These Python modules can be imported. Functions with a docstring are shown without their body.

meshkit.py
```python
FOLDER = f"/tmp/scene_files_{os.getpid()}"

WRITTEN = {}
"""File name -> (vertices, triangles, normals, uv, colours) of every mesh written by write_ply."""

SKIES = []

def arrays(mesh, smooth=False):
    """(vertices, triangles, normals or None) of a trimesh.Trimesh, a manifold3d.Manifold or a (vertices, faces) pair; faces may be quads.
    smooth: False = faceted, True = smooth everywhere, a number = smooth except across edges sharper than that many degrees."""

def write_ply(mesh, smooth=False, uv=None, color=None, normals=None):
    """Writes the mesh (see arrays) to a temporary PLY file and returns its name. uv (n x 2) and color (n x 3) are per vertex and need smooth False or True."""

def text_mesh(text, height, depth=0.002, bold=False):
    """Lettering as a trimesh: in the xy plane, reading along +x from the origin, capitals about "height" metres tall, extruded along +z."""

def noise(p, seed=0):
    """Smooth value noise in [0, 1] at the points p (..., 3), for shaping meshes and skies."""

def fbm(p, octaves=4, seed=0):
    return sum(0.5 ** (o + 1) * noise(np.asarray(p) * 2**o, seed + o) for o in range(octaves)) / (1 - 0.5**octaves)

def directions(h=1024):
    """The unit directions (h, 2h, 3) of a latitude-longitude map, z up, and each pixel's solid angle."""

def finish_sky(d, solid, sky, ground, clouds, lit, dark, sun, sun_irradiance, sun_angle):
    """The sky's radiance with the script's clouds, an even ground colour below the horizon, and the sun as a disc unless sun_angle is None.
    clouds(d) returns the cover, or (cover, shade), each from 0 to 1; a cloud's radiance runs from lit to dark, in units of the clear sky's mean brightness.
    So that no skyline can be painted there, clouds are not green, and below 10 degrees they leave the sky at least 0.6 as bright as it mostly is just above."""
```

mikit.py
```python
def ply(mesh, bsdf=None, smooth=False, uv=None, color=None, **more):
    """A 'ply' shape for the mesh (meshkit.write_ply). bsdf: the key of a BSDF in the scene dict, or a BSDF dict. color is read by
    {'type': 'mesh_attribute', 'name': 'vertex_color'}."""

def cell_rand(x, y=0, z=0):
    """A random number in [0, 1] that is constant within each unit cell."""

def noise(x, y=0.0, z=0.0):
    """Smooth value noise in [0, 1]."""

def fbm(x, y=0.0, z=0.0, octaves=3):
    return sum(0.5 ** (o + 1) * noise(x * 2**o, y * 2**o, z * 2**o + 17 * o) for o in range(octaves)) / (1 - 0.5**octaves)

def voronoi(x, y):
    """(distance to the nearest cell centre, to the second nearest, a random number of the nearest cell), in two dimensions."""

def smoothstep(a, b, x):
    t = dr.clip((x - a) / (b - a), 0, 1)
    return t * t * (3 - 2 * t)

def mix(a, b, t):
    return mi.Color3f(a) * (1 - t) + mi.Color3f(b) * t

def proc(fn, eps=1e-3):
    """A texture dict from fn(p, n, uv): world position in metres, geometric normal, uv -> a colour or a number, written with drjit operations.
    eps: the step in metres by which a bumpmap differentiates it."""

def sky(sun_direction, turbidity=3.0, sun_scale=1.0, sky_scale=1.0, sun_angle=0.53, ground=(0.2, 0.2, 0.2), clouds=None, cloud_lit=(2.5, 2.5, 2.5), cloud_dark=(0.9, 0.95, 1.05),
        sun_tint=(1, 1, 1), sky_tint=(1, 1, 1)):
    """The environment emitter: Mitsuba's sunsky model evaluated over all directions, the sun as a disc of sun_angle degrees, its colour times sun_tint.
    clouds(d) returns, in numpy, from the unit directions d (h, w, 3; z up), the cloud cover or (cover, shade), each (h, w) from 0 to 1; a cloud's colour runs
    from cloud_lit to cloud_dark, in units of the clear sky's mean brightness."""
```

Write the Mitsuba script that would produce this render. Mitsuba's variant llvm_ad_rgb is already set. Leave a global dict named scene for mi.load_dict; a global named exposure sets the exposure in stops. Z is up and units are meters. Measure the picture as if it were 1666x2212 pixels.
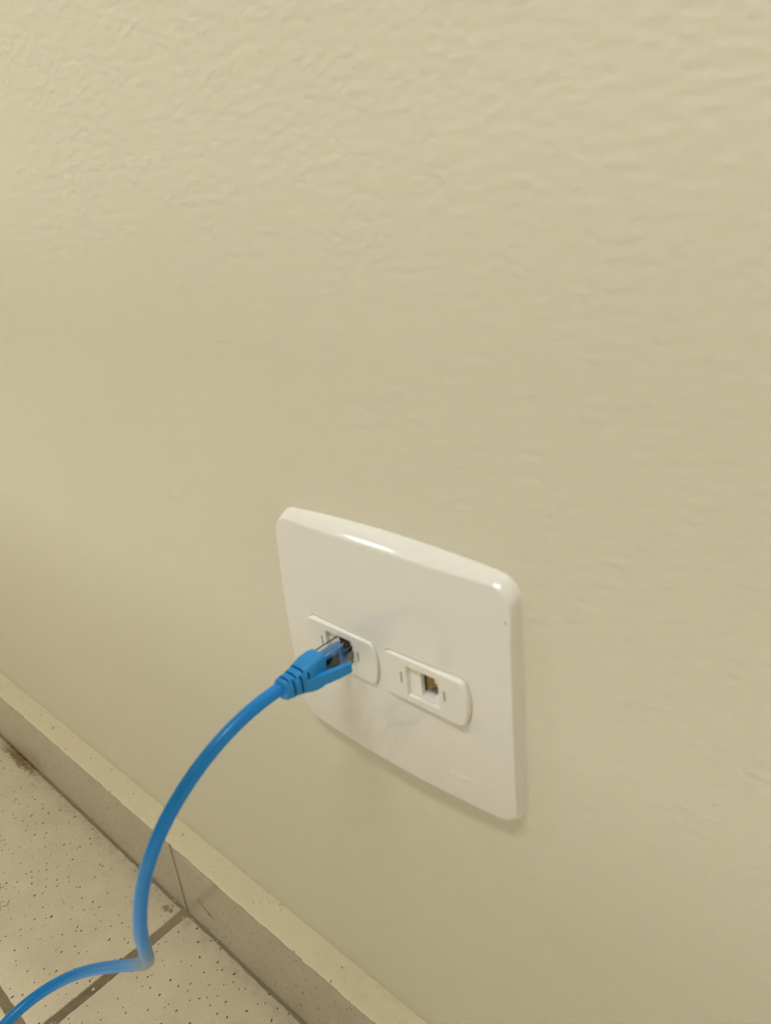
import math, random
import numpy as np, trimesh, manifold3d as m3
from scipy.interpolate import splprep, splev
import drjit as dr, mitsuba as mi
import mikit, meshkit
from mikit import proc, ply, noise, fbm, voronoi, smoothstep, mix

random.seed(7)
RNG = np.random.default_rng(7)
scene, labels = {}, {}
T = mi.ScalarTransform4f

# ---------------------------------------------------------------- camera, light, exposure
# The wall is the plane y = 0, the floor z = 0, x runs along the wall; metres.
exposure = 1.09
CAM = np.array([0.18065, -0.18169, 0.47446])
RIGHT = np.array([0.736781, 0.669742, -0.092736])
DOWN = np.array([0.207250, -0.354260, -0.911892])
FWD = np.array([-0.643585, 0.652645, -0.399816])
M = np.eye(4)
M[:3, 0], M[:3, 1], M[:3, 2], M[:3, 3] = -RIGHT, -DOWN, FWD, CAM
scene['camera'] = {'type': 'thinlens', 'fov': math.degrees(2 * math.atan(833 / 1662.7)), 'fov_axis': 'x',
                   'to_world': T(M.tolist()), 'aperture_radius': 0.0011, 'focus_distance': 0.50,
                   'near_clip': 0.01, 'far_clip': 50.0}

X0, X1, Y0, HGT = -3.0, 2.2, -3.4, 2.65          # the room
LAMP = (1.0, 0.99, 0.945)
LAMPS = [(0.20, -1.08, 0.92, 0.36, 17.0, 'long ceiling panel light nearest the data outlet'),
         (-2.18, -1.05, 0.50, 0.34, 9.0, 'small ceiling panel light at the left of the room'),
         (0.10, -1.80, 1.22, 0.36, 4.6, 'long ceiling panel light far from the outlet wall')]


def rgb(*c):
    return {'type': 'rgb', 'value': list(c)}


def bsdf(key, color, rough=0.5, spec=0.5, two=True, bump=None, bump_scale=1e-5, **kw):
    b = {'type': 'principled', 'base_color': color if isinstance(color, dict) else rgb(*color), 'roughness': rough, 'specular': spec, **kw}
    if bump is not None:
        b = {'type': 'bumpmap', 'arbitrary': bump, 'scale': bump_scale, 'bsdf': b}
    scene[key] = {'type': 'twosided', 'bsdf': b} if two else b


# ---------------------------------------------------------------- materials
def wall_bump(p, n, uv):
    w = fbm(p.z * 90, p.x * 90, octaves=2) * 1.5
    a = fbm(p.x * 300 + w, p.y * 300, p.z * 430, octaves=3)
    b = noise(p.x * 520, p.y * 520, p.z * 640 + 5)
    return a + b * 0.22


def wall_color(p, n, uv):
    v = fbm(p.x * 9, p.y * 9, p.z * 9, octaves=3)
    return mix((0.645, 0.625, 0.515), (0.667, 0.649, 0.538), v)


bsdf('wall_paint', proc(wall_color), rough=0.42, spec=0.45, bump=proc(wall_bump, eps=2e-4), bump_scale=3.3e-4)
bsdf('room_paint', (0.46, 0.45, 0.42), rough=0.6, spec=0.3)
bsdf('ceiling_paint', (0.80, 0.79, 0.74), rough=0.8, spec=0.2)


def flecks(u, v, size, rmin, rmax, chance, seed):
    """dark mineral flecks scattered one to a cell; returns coverage 0..1"""
    w = noise(u * 900 + seed, v * 900) - 0.5
    w2 = noise(u * 900, v * 900 + 31 + seed) - 0.5
    d, _, k = voronoi(u / size + w * 0.10 * (0.008 / size) + seed, v / size + w2 * 0.10 * (0.008 / size))
    r = (rmin + (rmax - rmin) * k * k) / size
    return dr.select(k < chance, 1 - smoothstep(r * 0.75, r * 1.15, d), 0.0)


def speckle(base, u, v, strength=1.0):
    c = mi.Color3f(base) * (0.93 + 0.14 * fbm(u * 60, v * 60, octaves=4))
    fine = fbm(u * 1500, v * 1500, octaves=2)
    c = c * (0.94 + 0.12 * fine)
    dark = mi.Color3f(0.12, 0.10, 0.072)
    f = dr.maximum(flecks(u, v * 0.8, 0.0075, 0.00042, 0.00105, 0.78, 3.0) * 0.9, flecks(u * 0.85, v, 0.0034, 0.00018, 0.00045, 0.5, 11.0) * 0.5)
    return mix(c, dark, f * strength)


def disc(x, y, cx, cy, rx, ry, ang=0.0, edge=0.25, warp=0.0):
    ca, sa = math.cos(ang), math.sin(ang)
    dx, dy = x - cx, y - cy
    if warp:
        dx = dx + (noise(x * 700, y * 700) - 0.5) * warp
        dy = dy + (noise(x * 700 + 9, y * 700 + 5) - 0.5) * warp
    a, b = (dx * ca + dy * sa) / rx, (-dx * sa + dy * ca) / ry
    return 1 - smoothstep(1 - edge, 1 + edge, dr.sqrt(a * a + b * b))


def tile_color(p, n, uv):
    x, y = p.x, p.y
    c = speckle((0.80, 0.73, 0.59), x, y)
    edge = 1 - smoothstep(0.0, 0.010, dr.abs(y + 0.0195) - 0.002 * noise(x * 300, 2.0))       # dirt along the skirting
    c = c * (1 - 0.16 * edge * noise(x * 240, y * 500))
    rust = disc(x, y, -0.498, -0.0205, 0.034, 0.0042, 0.0, 0.6, 0.006)
    c = mix(c, (0.25, 0.145, 0.05), rust * 0.9)
    blot = dr.maximum(disc(x, y, -0.3635, -0.0995, 0.006, 0.0035, 0.5, 0.3, 0.007),
                      disc(x, y, -0.345, -0.107, 0.012, 0.004, 1.2, 0.4, 0.012) * (noise(x * 800, y * 800) > 0.55))
    c = mix(c, (0.30, 0.245, 0.165), blot * 0.75)
    c = mix(c, (0.30, 0.25, 0.17), disc(x, y, -0.2385, -0.0235, 0.0035, 0.0022, 0.3, 0.3, 0.005) * 0.8)
    pale = dr.maximum(disc(x, y, -0.368, -0.050, 0.0022, 0.0015), disc(x, y, -0.360, -0.057, 0.0022, 0.0017))
    return mix(c, (0.74, 0.69, 0.57), pale * 0.55)


def grout_color(p, n, uv):
    v = fbm(p.x * 260, p.y * 260, octaves=4)
    c = mix((0.21, 0.17, 0.115), (0.33, 0.275, 0.195), v)
    near = dr.maximum(0.8 * (1 - smoothstep(0.018, 0.075, -p.y)), 1.1 * (1 - smoothstep(0.0176, 0.0184, -p.y)))
    c = mix(c, (0.45, 0.385, 0.28), near)
    s = noise(p.x * 800 + 3, p.y * 800) * noise(p.x * 190, p.y * 190)
    c = mix(c, (0.80, 0.76, 0.66), smoothstep(0.60, 0.72, s))
    return mix(c, (0.20, 0.115, 0.04), disc(p.x, p.y, -0.498, -0.0185, 0.036, 0.004, 0.0, 0.6, 0.006))


def skirting_color(p, n, uv):
    x, z = p.x, p.z
    c = speckle((0.455, 0.418, 0.335), x + 3.0, z + 1.0, 0.8)
    c = mix(c, (0.57, 0.52, 0.41), disc(x, z, -0.196, 0.0635, 0.017, 0.0016, -0.12, 0.4, 0.004) * 0.6)
    chip = disc(x, z, -0.193, 0.0255, 0.0098, 0.0021, -0.38, 0.25, 0.003)
    c = mix(c, (0.235, 0.20, 0.14), chip * 0.8)
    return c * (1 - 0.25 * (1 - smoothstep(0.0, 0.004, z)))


def cap_color(p, n, uv):
    x, y = p.x, p.y
    c = mix((0.88, 0.815, 0.63), (0.92, 0.86, 0.69), fbm(x * 90, y * 160, octaves=4))
    d, _, k = voronoi(x * 95, y * 95)
    c = mix(c, (0.22, 0.18, 0.12), dr.select(k > 0.80, 1 - smoothstep(0.035, 0.075, d), 0.0) * 0.85)
    vein = dr.abs(fbm(x * 130 + 4, y * 130, octaves=3) - 0.5)
    return mix(c, (0.42, 0.36, 0.25), (1 - smoothstep(0.0, 0.012, vein)) * smoothstep(0.55, 0.7, noise(x * 45, y * 45 + 8)) * 0.6)


def grain_bump(p, n, uv):
    return fbm(p.x * 900, p.y * 900, p.z * 900, octaves=3)


bsdf('floor_tile_glaze', proc(tile_color), rough=0.34, spec=0.5, bump=proc(grain_bump, eps=2e-4), bump_scale=2.0e-5)
bsdf('floor_grout', proc(grout_color), rough=0.8, spec=0.3, bump=proc(grain_bump, eps=2e-4), bump_scale=1.2e-4)
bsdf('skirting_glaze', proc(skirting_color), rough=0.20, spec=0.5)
bsdf('skirting_joint', (0.40, 0.355, 0.29), rough=0.8, spec=0.3)
bsdf('mortar_paint', proc(cap_color), rough=0.55, spec=0.35, bump=proc(grain_bump, eps=2e-4), bump_scale=5e-5)


def plate_color(p, n, uv):
    x, z = p.x, p.z
    c = mi.Color3f(0.735, 0.730, 0.690)
    s = mi.Float(0)
    for cx, cz, rx, rz, a in ((-0.0125, 0.2640, 0.013, 0.0022, 1.15), (0.0035, 0.2660, 0.017, 0.0030, 1.05), (-0.026, 0.2640, 0.007, 0.003, 1.0)):
        s = dr.maximum(s, disc(x, z, cx, cz, rx, rz, a, 0.6, 0.003) * (0.5 + 0.7 * noise(x * 420 + z * 150, z * 60)))
    c = mix(c, (0.60, 0.60, 0.57), s * 0.26)
    return mix(c, (0.42, 0.39, 0.33), disc(x, z, 0.0565, 0.3385, 0.0006, 0.0006, 0, 0.7) * 0.6)


bsdf('plate_plastic', proc(plate_color), rough=0.09, spec=0.5)
bsdf('socket_plastic', (0.735, 0.73, 0.685), rough=0.25, spec=0.5)
bsdf('jack_plastic', (0.80, 0.79, 0.755), rough=0.35, spec=0.5)
bsdf('black_plastic', (0.012, 0.011, 0.014), rough=0.4, spec=0.4)
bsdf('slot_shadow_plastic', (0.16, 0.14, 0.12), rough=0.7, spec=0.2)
bsdf('gold_metal', (0.95, 0.68, 0.26), rough=0.25, spec=0.5, metallic=1.0)
bsdf('logo_relief', (0.83, 0.81, 0.765), rough=0.3, spec=0.5)
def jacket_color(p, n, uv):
    """blue PVC, with the grey grazing reflection at the bend painted into the colour"""
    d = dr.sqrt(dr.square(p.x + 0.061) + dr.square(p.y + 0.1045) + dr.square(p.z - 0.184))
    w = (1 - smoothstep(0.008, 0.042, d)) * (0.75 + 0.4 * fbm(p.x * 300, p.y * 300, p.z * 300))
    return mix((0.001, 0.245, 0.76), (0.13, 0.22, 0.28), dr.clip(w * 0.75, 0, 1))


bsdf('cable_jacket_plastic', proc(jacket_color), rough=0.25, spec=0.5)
bsdf('boot_plastic', (0.009, 0.235, 0.62), rough=0.45, spec=0.5)
scene['clear_plastic'] = {'type': 'dielectric', 'int_ior': 1.49, 'ext_ior': 1.0}
for name, col in (('brown', (0.17, 0.075, 0.04)), ('green', (0.02, 0.16, 0.09)), ('orange', (0.55, 0.20, 0.04)), ('blue', (0.02, 0.11, 0.38)), ('white', (0.68, 0.66, 0.60))):
    bsdf('wire_' + name, col, rough=0.4, spec=0.5)
bsdf('lamp_frame_metal', (0.75, 0.75, 0.73), rough=0.5)


# ---------------------------------------------------------------- helpers
def add(key, mesh, mat, smooth=False, label=None, category=None, kind=None, group=None, **kw):
    scene[key] = ply(mesh, mat, smooth, **kw)
    d = {k: v for k, v in (('label', label), ('category', category), ('kind', kind), ('group', group)) if v}
    if d:
        labels[key] = d


def num(base, i):
    return base if i == 0 else f'{base}_{i:03d}'


def box(x0, x1, y0, y1, z0, z1):
    m = trimesh.creation.box((x1 - x0, y1 - y0, z1 - z0))
    m.apply_translation(((x0 + x1) / 2, (y0 + y1) / 2, (z0 + z1) / 2))
    return m


def to_man(m):
    m = trimesh.Trimesh(m.vertices, m.faces, process=True)
    return m3.Manifold(m3.Mesh(np.asarray(m.vertices, np.float32), np.asarray(m.faces, np.uint32)))


def from_man(man):
    k = man.to_mesh()
    return trimesh.Trimesh(np.asarray(k.vert_properties)[:, :3], np.asarray(k.tri_verts), process=False)


def prism(points, u0, u1):
    """a closed (x, z) outline carried straight out of the wall from u0 to u1 (u = -y), as a Manifold"""
    cs = m3.CrossSection([np.asarray(points, float).tolist()], m3.FillRule.NonZero)
    return cs.extrude(u1 - u0).translate([0, 0, u0])


def wall_frame(man):
    """(x, z, u) -> world (x, -u, z)"""
    return man.transform([[1, 0, 0, 0], [0, 0, -1, 0], [0, 1, 0, 0]])


def outline(hw, hh, bow_x, bow_z, r, cx=0.0, cz=0.0, nc=9, ne=25):
    """rounded rectangle whose sides bulge outwards; counterclockwise in (x, z), a fixed number of points"""
    pts = []
    corners = [(hw - r, hh - r, 0), (-hw + r, hh - r, 90), (-hw + r, -hh + r, 180), (hw - r, -hh + r, 270)]
    for k, (x, z, a0) in enumerate(corners):
        for a in np.linspace(a0, a0 + 90, nc):
            pts.append((x + r * math.cos(math.radians(a)), z + r * math.sin(math.radians(a))))
        nx, nz, na = corners[(k + 1) % 4]
        p, q = np.array(pts[-1]), np.array([nx + r * math.cos(math.radians(na)), nz + r * math.sin(math.radians(na))])
        pts += [tuple(p + (q - p) * t) for t in np.linspace(0, 1, ne)[1:-1]]
    p = np.array(pts)
    a, b = p[:, 0] / hw, p[:, 1] / hh
    return np.stack([p[:, 0] + bow_x * a * (1 - b * b) + cx, p[:, 1] + bow_z * b * (1 - a * a) + cz], 1)


def loft(rings, cap0=True, cap1=True):
    n, v, f = len(rings[0]), np.vstack(rings), []
    for k in range(len(rings) - 1):
        i = np.arange(n)
        a, b, c, d = k * n + i, k * n + (i + 1) % n, (k + 1) * n + (i + 1) % n, (k + 1) * n + i
        f += [np.stack([a, b, c], 1), np.stack([a, c, d], 1)]
    for end, on in ((0, cap0), (len(rings) - 1, cap1)):
        if on:
            v = np.vstack([v, rings[end].mean(0)])
            i = np.arange(n) + end * n
            j = (np.arange(n) + 1) % n + end * n
            c = np.full(n, len(v) - 1)
            f.append(np.stack([j, i, c] if end == 0 else [i, j, c], 1))
    return trimesh.Trimesh(v, np.vstack(f), process=False)


def sweep(path, radius, sides=24, cap=True):
    p = np.asarray(path, float)
    t = np.gradient(p, axis=0)
    t /= np.linalg.norm(t, axis=1, keepdims=True)
    a = np.cross(t[0], [0.3, 0.1, 1.0])
    a /= np.linalg.norm(a)
    rings, ang = [], np.arange(sides) * 2 * math.pi / sides
    rad = np.broadcast_to(radius, (len(p),))
    for k in range(len(p)):
        a = a - t[k] * (a @ t[k])
        a /= np.linalg.norm(a)
        b = np.cross(t[k], a)
        rings.append(p[k] + rad[k] * (np.cos(ang)[:, None] * a + np.sin(ang)[:, None] * b))
    return loft(rings, cap, cap)


# ---------------------------------------------------------------- the setting
wall = to_man(box(X0, X1, 0, 0.14, -0.02, HGT + 0.02)) - to_man(box(-0.050, 0.050, -0.05, 0.05, 0.258, 0.344))
add('wall_back', from_man(wall), 'wall_paint', kind='structure')
add('wall_left', box(X0 - 0.1, X0, Y0, 0.0, -0.02, HGT + 0.02), 'room_paint', kind='structure')
add('wall_right', box(X1, X1 + 0.1, Y0, 0.0, -0.02, HGT + 0.02), 'room_paint', kind='structure')
add('wall_front', box(X0 - 0.1, X1 + 0.1, Y0 - 0.1, Y0, -0.02, HGT + 0.02), 'room_paint', kind='structure')
add('ceiling', box(X0, X1, Y0, 0.0, HGT, HGT + 0.1), 'ceiling_paint', kind='structure')
add('floor', box(X0, X1, Y0, 0.0, -0.08, -0.0012), 'floor_grout', kind='structure')

# floor tiles: one joint runs out of the wall at x = -0.226, one along it at y = -0.133
PITCH, JX, JY = 0.412, 0.0080, 0.0062
xs = [-0.2260 + PITCH * k for k in range(-6, 7)]
ys = [0.0 - 0.0, -0.1332] + [-0.1332 - PITCH * k for k in range(1, 8)]
count = 0


def rough_edge_tile(x0, x1, y0, y1, fine):
    """a floor tile with a slightly worn, wavering rim and a small rounded shoulder"""
    step = 0.002 if fine else 0.05
    pts = []
    for (ax, ay), (bx_, by_) in (((x0, y0), (x1, y0)), ((x1, y0), (x1, y1)), ((x1, y1), (x0, y1)), ((x0, y1), (x0, y0))):
        n = max(2, int(math.hypot(bx_ - ax, by_ - ay) / step))
        for t in np.linspace(0, 1, n, endpoint=False):
            pts.append((ax + (bx_ - ax) * t, ay + (by_ - ay) * t))
    p = np.array(pts)
    if fine:
        q = np.c_[p * 160, np.zeros(len(p))]
        p = p + (np.stack([meshkit.fbm(q, 3, 1), meshkit.fbm(q, 3, 2)], 1) - 0.5) * 0.0013
    c = np.array([(x0 + x1) / 2, (y0 + y1) / 2])
    size = np.array([x1 - x0, y1 - y0]) / 2

    def ring(inset, z):
        return np.c_[c + (p - c) * (1 - inset / size), np.full(len(p), z)]

    return loft([ring(0, -0.006), ring(0, -0.0009), ring(0.0003, -0.0003), ring(0.0009, 0.0)], True, True)


for i in range(len(xs) - 1):
    for j in range(len(ys) - 1):
        x0, x1 = max(xs[i] + JX / 2, X0 + 0.003), min(xs[i + 1] - JX / 2, X1 - 0.003)
        y1 = -0.0175 if j == 0 else ys[j] - JY / 2
        y0 = max(ys[j + 1] + JY / 2, Y0 + 0.003)
        if x1 - x0 < 0.01 or y1 - y0 < 0.01:
            continue
        fine = x0 < 0.2 and x1 > -0.7 and j < 2
        add(num('floor__tile', count), rough_edge_tile(x0, x1, y0, y1, fine), 'floor_tile_glaze')
        count += 1

# skirting: speckled tiles on a painted mortar bed
BH, BD, TT = 0.0693, 0.0163, 0.008
xcap = np.concatenate([np.arange(X0, -0.75, 0.05), np.arange(-0.75, 0.25, 0.0012), np.arange(0.25, X1 + 0.01, 0.05)])
xcap[-1] = X1
tcap = np.linspace(0, 1, 15)
front_wob = (meshkit.fbm(np.c_[xcap * 120, xcap * 0, xcap * 0], 4, 5) - 0.5) * 0.0011
vv = []
for k, x in enumerate(xcap):
    blob = 1.0 * np.exp(-((x + 0.045) / 0.045) ** 2) + 0.5 * np.exp(-((x - 0.06) / 0.05) ** 2)
    y = -(BD + 0.0002 + front_wob[k]) * tcap
    q = np.c_[np.full(15, x * 150), y * 150, np.zeros(15)]
    h = (meshkit.fbm(q, 4, 8) - 0.5) * 0.0006 + blob * 0.0016 * np.clip(meshkit.fbm(q * 1.9, 3, 13) - 0.55, 0, 1) * 4
    z = BH + h * np.sin(np.pi * np.clip(tcap * 0.92 + 0.08, 0, 1)) - 0.0004 * np.clip((tcap - 0.9) / 0.1, 0, 1) ** 2
    vv.append(np.c_[np.full(15, x), y, z])
top = np.array(vv)
nx, nt = len(xcap), 15
base = top.copy()
base[:, :, 2] = BH - 0.0014
sec = np.concatenate([top, base[:, ::-1]], 1)                     # closed cross-sections
add('baseboard_back__mortar_cap', loft([s for s in sec], True, True), 'mortar_paint', smooth=40)
add('baseboard_back', box(X0, X1, -BD + 0.0006, 0.0, -0.001, BH - 0.0014), 'skirting_joint', kind='structure')
k = 0
for xa in [-0.2226 + PITCH * i for i in range(-6, 7)]:
    a, b = max(xa + 0.0013, X0), min(xa + PITCH - 0.0013, X1)
    if b - a < 0.02:
        continue
    man = m3.Manifold.cube([b - a, TT, BH - 0.0014]).translate([a, -BD, 0.0])
    m = from_man(man)
    # arris: the front upper and end edges are eased
    rr = 0.0007
    cs = m3.CrossSection([[(-BD + rr, 0), (-BD + TT, 0), (-BD + TT, BH - 0.0014), (-BD + rr, BH - 0.0014), (-BD, BH - 0.0014 - rr), (-BD, 0.0)]])
    man = cs.extrude(b - a - 2 * rr)
    man = man.transform([[0, 0, 1, a + rr], [1, 0, 0, 0], [0, 1, 0, 0]])
    ends = m3.Manifold.cube([b - a, TT - rr, BH - 0.0014 - rr]).translate([a, -BD + rr, 0.0])
    add(num('baseboard_back__tile', k), from_man(man + ends), 'skirting_glaze')
    k += 1

# ---------------------------------------------------------------- lamps
for i, (lx, ly, lw, ld, power, text) in enumerate(LAMPS):
    key = num('ceiling_light', i)
    labels[key] = {'label': text, 'category': 'ceiling light'}
    w, d = lw / 2, ld / 2
    fr = to_man(box(lx - w - 0.03, lx + w + 0.03, ly - d - 0.03, ly + d + 0.03, HGT - 0.03, HGT)) - to_man(box(lx - w, lx + w, ly - d, ly + d, HGT - 0.05, HGT - 0.012))
    add(key + '__frame', from_man(fr), 'lamp_frame_metal')
    v = np.array([[lx - w, ly - d, HGT - 0.02], [lx + w, ly - d, HGT - 0.02], [lx + w, ly + d, HGT - 0.02], [lx - w, ly + d, HGT - 0.02]])
    scene[key + '__diffuser'] = ply(trimesh.Trimesh(v, [[0, 2, 1], [0, 3, 2]], process=False), 'ceiling_paint',
                                    emitter={'type': 'area', 'radiance': rgb(*[power * c for c in LAMP])})

# ---------------------------------------------------------------- an unseen narrow table, added and shaped to shade the lower wall
bsdf('shade_table_laminate', (0.50, 0.46, 0.39), rough=0.45)
bsdf('shade_table_steel', (0.30, 0.30, 0.31), rough=0.4)
DX0, DX1, DY0, DY1, DZ = -1.45, 0.36, -0.425, -0.246, 0.75
labels['shade_table'] = {'label': 'unseen narrow table added just off the outlet wall to shade its lower part', 'category': 'table'}
add('shade_table__table_top', box(DX0, DX1, DY0, DY1, DZ - 0.025, DZ), 'shade_table_laminate')
k = 0
for x in (DX0 + 0.05, DX1 - 0.05):
    for y in (DY0 + 0.05, DY1 - 0.05):
        add(num('shade_table__leg', k), box(x - 0.02, x + 0.02, y - 0.02, y + 0.02, 0.0, DZ - 0.025), 'shade_table_steel')
        k += 1

# ---------------------------------------------------------------- the outlet plate
CZ = 0.3008
MODX = 0.0217                                     # centre of a socket insert from the plate's middle


def dome(x, z):
    return 0.0092 - 0.0024 * (x / 0.0585) ** 2 - 0.0016 * ((z - CZ) / 0.0505) ** 2


def face_ring(hw, hh, bx_, bz, r, sink=0.0):
    o = outline(hw, hh, bx_, bz, r, 0, CZ)
    return np.c_[o[:, 0], -(dome(o[:, 0], o[:, 1]) - sink), o[:, 1]]


wall_ring = outline(0.0588, 0.0518, 0.0006, 0.0028, 0.0075, 0, CZ)
B = np.c_[wall_ring[:, 0], np.zeros(len(wall_ring)), wall_ring[:, 1]]
Fr = face_ring(0.0580, 0.0494, 0.0004, 0.0009, 0.0078)
inn = 0.0007
Fi = face_ring(0.0580 - inn, 0.0494 - inn, 0.0004, 0.0009, 0.0074)
CT = B + (Fr - B) * np.array([0.23, 0.57, 0.23])            # the sides swell outwards before they reach the front edge
side = [(1 - t) ** 2 * B + 2 * t * (1 - t) * CT + t * t * Fr for t in np.linspace(0, 0.94, 14)]
rings = side[:]
P1 = side[-1]
for t in np.linspace(0, 1, 7)[1:]:
    rings.append((1 - t) ** 2 * P1 + 2 * t * (1 - t) * Fr + t * t * Fi)
for s in (0.85, 0.68, 0.5, 0.32, 0.15):
    o = (Fi[:, [0, 2]] - [0, CZ]) * s + [0, CZ]
    rings.append(np.c_[o[:, 0], -dome(o[:, 0], o[:, 1]), o[:, 1]])
body = loft(rings)
if body.volume < 0:
    body.invert()
plate = to_man(body)


def insert_outline(cx, grow=0.0):
    return outline(0.0182 + grow, 0.0096 + grow, 0.0022, 0.0001, 0.0017 + grow, cx, CZ)


for s in (-1, 1):
    plate = plate - wall_frame(prism(insert_outline(s * MODX, 0.0003), -0.02, 0.03))
labels['network_wall_plate'] = {'label': 'white plastic data outlet plate on the beige wall with two network sockets', 'category': 'wall plate'}
add('network_wall_plate__face_plate', from_man(plate), 'plate_plastic', smooth=25)

# the worn maker's mark in the lower right corner: a faint raised flourish
stroke = [(0, 0.0), (0.2, 1.6), (0.45, 0.1), (0.7, 0.9), (1.2, 0.0), (1.9, 0.9), (2.4, 0.0), (3.1, 0.9), (3.7, 0.1), (4.4, 0.8), (4.9, -1.0), (5.5, 0.8), (6.2, 0.1), (7.0, 0.9),
          (7.6, 0.0), (8.3, 0.9), (8.9, 0.0), (9.6, 0.8), (10.2, 0.0), (10.7, 1.2), (11.2, 0.1)]
tck, _ = splprep(np.array(stroke).T, s=0.0)
sx, sz = splev(np.linspace(0, 1, 160), tck)
lx, lz = 0.0300 + np.array(sx) * 0.00105, 0.2636 + np.array(sz) * 0.00085
add('network_wall_plate__maker_mark', sweep(np.c_[lx, -dome(lx, lz) - 0.00002, lz], 0.00024, 6), 'logo_relief', smooth=True, label='faint raised maker mark')

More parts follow.
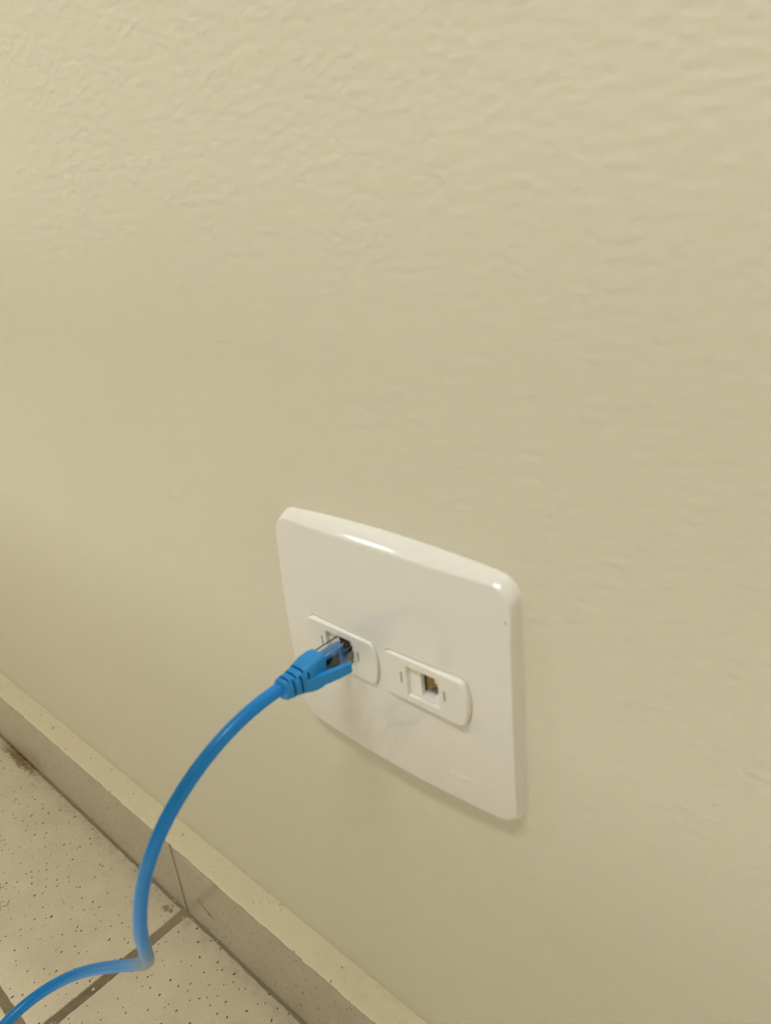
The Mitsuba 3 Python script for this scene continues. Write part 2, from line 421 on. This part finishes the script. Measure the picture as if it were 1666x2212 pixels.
UF = 0.0106                                       # front of the inserts
RW, RH, RU = 0.0077, 0.0067, 0.0088               # recess: half sizes, depth coordinate of the jack's face
JCX = 0.0005                                      # the opening's middle from the insert's middle
for i, s in enumerate((-1, 1)):
    cx = s * MODX
    key = num('network_wall_plate__socket_insert', i)
    bevel = 0.0006
    r0 = outline(0.0182, 0.0096, 0.0022, 0.0001, 0.0017, cx, CZ)

    def ring(inset, u):
        o = outline(0.0182 - inset, 0.0096 - inset, 0.0022, 0.0001, max(0.0017 - inset * 0.6, 0.0006), cx, CZ)
        return np.c_[o[:, 0], np.full(len(o), -u), o[:, 1]]

    rr = [ring(0, 0.003), ring(0, UF - bevel)] + [ring(bevel * (1 - math.cos(a)), UF - bevel + bevel * math.sin(a)) for a in np.linspace(0, math.pi / 2, 7)[1:]]
    b = loft(rr)
    if b.volume < 0:
        b.invert()
    man = to_man(b)
    jx = cx + JCX
    hole = wall_frame(prism([(cx - RW, CZ - RH), (cx + RW, CZ - RH), (cx + RW, CZ + RH), (cx - RW, CZ + RH)], -0.02, 0.03))
    man = man - hole
    for sx_, zz in ((-1, CZ + 0.0004), (1, CZ + 0.0004)):       # the two narrow latch slots
        x = cx + sx_ * 0.0103
        man = man - to_man(box(x - 0.00045, x + 0.00045, -0.02, -0.0075, zz - 0.0026, zz + 0.0026))
    add(key, from_man(man), 'socket_plastic', smooth=25, label='white network socket insert with an empty socket' if i else 'white network socket insert that holds the blue plug')
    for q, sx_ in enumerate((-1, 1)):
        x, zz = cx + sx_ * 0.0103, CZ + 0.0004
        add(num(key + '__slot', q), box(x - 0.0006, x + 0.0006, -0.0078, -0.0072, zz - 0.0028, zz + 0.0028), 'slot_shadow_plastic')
    # jack body with the stepped opening: contacts on the left, latch notch on the right
    jack = wall_frame(prism([(cx - RW + 0.00015, CZ - RH + 0.00015), (cx + RW - 0.00015, CZ - RH + 0.00015), (cx + RW - 0.00015, CZ + RH - 0.00015), (cx - RW + 0.00015, CZ + RH - 0.00015)], -0.010, RU))
    zc = CZ
    op = [(jx - 0.0026, zc - 0.0059), (jx + 0.0040, zc - 0.0059), (jx + 0.0040, zc - 0.0031), (jx + 0.0054, zc - 0.0031), (jx + 0.0054, zc - 0.0018), (jx + 0.0062, zc - 0.0018),
          (jx + 0.0062, zc + 0.0018), (jx + 0.0054, zc + 0.0018), (jx + 0.0054, zc + 0.0031), (jx + 0.0040, zc + 0.0031), (jx + 0.0040, zc + 0.0059), (jx - 0.0026, zc + 0.0059)]
    jack = jack - wall_frame(prism(op, -0.0085, 0.03))
    # clearance behind the left lip for the contact block
    jack = jack - to_man(box(jx - 0.0036, jx - 0.0020, -0.0068, 0.0085, zc - 0.0049, zc + 0.0049))
    add(key + '__jack', from_man(jack), 'jack_plastic')
    add(key + '__contact_block', box(jx - 0.0035, jx - 0.00262, -0.0067, 0.0084, zc - 0.0048, zc + 0.0048), 'black_plastic', label='black contact block')
    add(key + '__back_panel', box(jx - 0.0026, jx + 0.0040, 0.0078, 0.0084, zc - 0.0058, zc + 0.0058), 'black_plastic', label='black back of the socket')
    for q in range(8):
        z = zc + (q - 3.5) * 0.00102
        a = np.array([jx - 0.0026, -0.0055, z])
        e = np.array([jx + 0.0014, -0.0010, z] if i else [jx - 0.0024, 0.0030, z])
        pin = sweep(np.array([a, a + (e - a) * 0.15, a + (e - a) * 0.6, e]), 0.00026, 8)
        add(num(key + '__gold_contact', q), pin, 'gold_metal', smooth=True)

# ---------------------------------------------------------------- the blue patch cable
labels['network_cable'] = {'label': 'blue network cable plugged into the left socket of the wall plate', 'category': 'cable'}
PX = -MODX + JCX + 0.0007                          # plug axis in x
PZ = CZ


def rrect(hx, hz, r, cx, cz, u, n=8):
    o = outline(hx, hz, 0, 0, r, cx, cz, nc=n, ne=4)
    return np.c_[o[:, 0], np.full(len(o), -u), o[:, 1]]


def sag(u):                                        # the boot droops a little
    t = max(0.0, (u - 0.020) / 0.020)
    return PZ - 0.0007 * t * t, PX - 0.0015 * t * t


# clear plug body, a hollow shell with its wires inside
def lofted(rows):
    b = loft(rows)
    if b.volume < 0:
        b.invert()
    return to_man(b)


HXP, HZP = 0.0032, 0.00575
shell = lofted([rrect(HXP, HZP, 0.0004, PX, PZ, u) for u in (-0.0040, 0.0280)])
cav = lofted([rrect(HXP - 0.0007, HZP - 0.0007, 0.0003, PX, PZ, u) for u in (0.0035, 0.032)])
add('network_cable__plug', from_man(shell - cav), 'clear_plastic', label='clear plastic plug')
# the latch: a clear springy tongue on the plug's right side
la = [np.array([PX + HXP + 0.0001, 0.0032]), np.array([PX + HXP + 0.0011, -0.002]), np.array([PX + HXP + 0.0020, -0.008]), np.array([PX + HXP + 0.0042, -0.0165])]
rows = []
for (x, y), w in zip(la, (0.0015, 0.0030, 0.0030, 0.0016)):
    rows.append(np.array([[x, y, PZ - w], [x + 0.0009, y, PZ - w], [x + 0.0009, y, PZ + w], [x, y, PZ + w]]))
b = loft(rows)
if b.volume < 0:
    b.invert()
add('network_cable__latch', b, 'clear_plastic', label='clear plastic latch')
order = ['white', 'orange', 'white', 'blue', 'white', 'green', 'white', 'brown']
order = ['orange', 'white', 'green', 'blue', 'white', 'green', 'brown', 'brown']
for q, c in enumerate(order):
    z = PZ + (q - 3.5) * 0.00106
    a = np.array([PX + 0.0002, -0.0036, z])
    m = np.array([PX + (0.0006 if q % 2 else 0.0011), -0.0085, z * 1.0])
    e = np.array([PX + random.uniform(-0.0010, 0.0010), -0.0135, PZ + (q - 3.5) * 0.00045])
    t = np.linspace(0, 1, 12)[:, None]
    add(num('network_cable__wire', q), sweep((1 - t) ** 2 * a + 2 * t * (1 - t) * m + t * t * e, 0.00049, 10), 'wire_' + c, smooth=50, label=f'{c} wire')

# boot: moulded sleeve, ribbed towards the cable
prof = [(0.0228, 0.0039, 0.0066, 0.0008), (0.0234, 0.0042, 0.0068, 0.0011), (0.0262, 0.0045, 0.0069, 0.0014), (0.0290, 0.0048, 0.0067, 0.0020), (0.0310, 0.0048, 0.0063, 0.0025),
        (0.0330, 0.0047, 0.0057, 0.0029), (0.0350, 0.0046, 0.0052, 0.0033), (0.0375, 0.0045, 0.0048, 0.0037), (0.0398, 0.0044, 0.0048, 0.0041), (0.0412, 0.0043, 0.0046, 0.0041), (0.0418, 0.0038, 0.0041, 0.0037)]
fine = []
us = np.linspace(prof[0][0], prof[-1][0], 46)
P = np.array(prof)
for u in us:
    hx, hz, r = (np.interp(u, P[:, 0], P[:, k]) for k in (1, 2, 3))
    cz_, cx_ = sag(u)
    fine.append(rrect(hx, hz, min(r, hx * 0.98), cx_, cz_, u, n=10))
boot = lofted(fine)
boot = boot - lofted([rrect(HXP + 0.0002, HZP + 0.0002, 0.0004, PX, PZ, u) for u in (0.0150, 0.0282)])


def slot(u, dx, dz, sx_, sz_):
    cz_, cx_ = sag(u)
    return m3.Manifold.cube([sx_, 0.0010, sz_], True).translate([cx_ + dx, -u, cz_ + dz])


for u in (0.0338, 0.0370, 0.0402):                 # grooves over the top and under the belly
    boot = boot - slot(u, 0, 0.0055, 0.0072, 0.0044) - slot(u, 0, -0.0055, 0.0072, 0.0044)
for u in (0.0322, 0.0354, 0.0386):                 # grooves down the two sides
    boot = boot - slot(u, 0.0046, 0, 0.0038, 0.0082) - slot(u, -0.0046, 0, 0.0038, 0.0082)
add('network_cable__boot', from_man(boot), 'boot_plastic', smooth=35, label='blue ribbed rubber boot')
# the hook that guards the latch
hk = []
for u, x, th, w in ((0.0340, PX + 0.0022, 0.0030, 0.0024), (0.0305, PX + 0.0036, 0.0036, 0.0024), (0.0270, PX + 0.0054, 0.0030, 0.0024), (0.0240, PX + 0.0066, 0.0026, 0.0024), (0.0205, PX + 0.0078, 0.0023, 0.0024),
                    (0.0172, PX + 0.0086, 0.0020, 0.0023), (0.0152, PX + 0.0090, 0.0019, 0.0022)):
    cz_, _ = sag(u)
    hk.append(rrect(th / 2, w, 0.0004, x, cz_ - 0.0014, u, n=5))
add('network_cable__boot__latch_guard', from_man(lofted(hk)), 'boot_plastic', smooth=35, label='curved latch guard of the boot')

# the cable itself: out of the boot, down, back towards the skirting in a tight bend, then away to the left above the floor
CP = [(PX - 0.0003, -0.0270, 0.3006), (-0.0213, -0.0310, 0.3004), (-0.0229, -0.0380, 0.3003), (-0.0238, -0.0425, 0.3000), (-0.0258, -0.0563, 0.2960), (-0.0264, -0.0658, 0.2929),
      (-0.0275, -0.0748, 0.2886), (-0.0282, -0.0820, 0.2843), (-0.0291, -0.0883, 0.2792), (-0.0301, -0.0945, 0.2720), (-0.0314, -0.0996, 0.2644), (-0.0329, -0.1036, 0.2573),
      (-0.0345, -0.1069, 0.2495), (-0.0360, -0.1092, 0.2412), (-0.0381, -0.1102, 0.2322), (-0.0410, -0.1100, 0.2229), (-0.0460, -0.1088, 0.2104), (-0.0543, -0.1065, 0.1951),
      (-0.0638, -0.1040, 0.1805), (-0.0715, -0.1031, 0.1708), (-0.0791, -0.1035, 0.1636), (-0.0890, -0.1046, 0.1565), (-0.1066, -0.1090, 0.1452), (-0.1208, -0.1150, 0.1357),
      (-0.1311, -0.1218, 0.1286), (-0.1381, -0.1288, 0.1233), (-0.1429, -0.1394, 0.1190), (-0.1438, -0.1500, 0.1165), (-0.1380, -0.1700, 0.1110), (-0.1200, -0.1930, 0.1000),
      (-0.0750, -0.2100, 0.0800), (-0.0050, -0.2200, 0.0560), (0.0750, -0.2280, 0.0310), (0.1500, -0.2330, 0.0130), (0.2300, -0.2320, 0.0045), (0.3200, -0.2300, 0.0027),
      (0.4500, -0.2280, 0.0027), (0.6500, -0.2350, 0.0027), (0.9500, -0.2400, 0.0027)]
tck, _ = splprep(np.array(CP).T, s=len(CP) * 0.0004 ** 2)
path = np.array(splev(np.linspace(0, 1, 360), tck)).T
path[:, 2] = np.maximum(path[:, 2], 0.0027)
rows = [rrect(hx, hz, hx * 0.9, PX, PZ, u, n=8) for u, hx, hz in ((0.0112, 0.0014, 0.0034), (0.0116, 0.0021, 0.0044), (0.0150, 0.0024, 0.0049), (0.0200, 0.0024, 0.0049), (0.0250, 0.0024, 0.0049), (0.0280, 0.0024, 0.0045))]
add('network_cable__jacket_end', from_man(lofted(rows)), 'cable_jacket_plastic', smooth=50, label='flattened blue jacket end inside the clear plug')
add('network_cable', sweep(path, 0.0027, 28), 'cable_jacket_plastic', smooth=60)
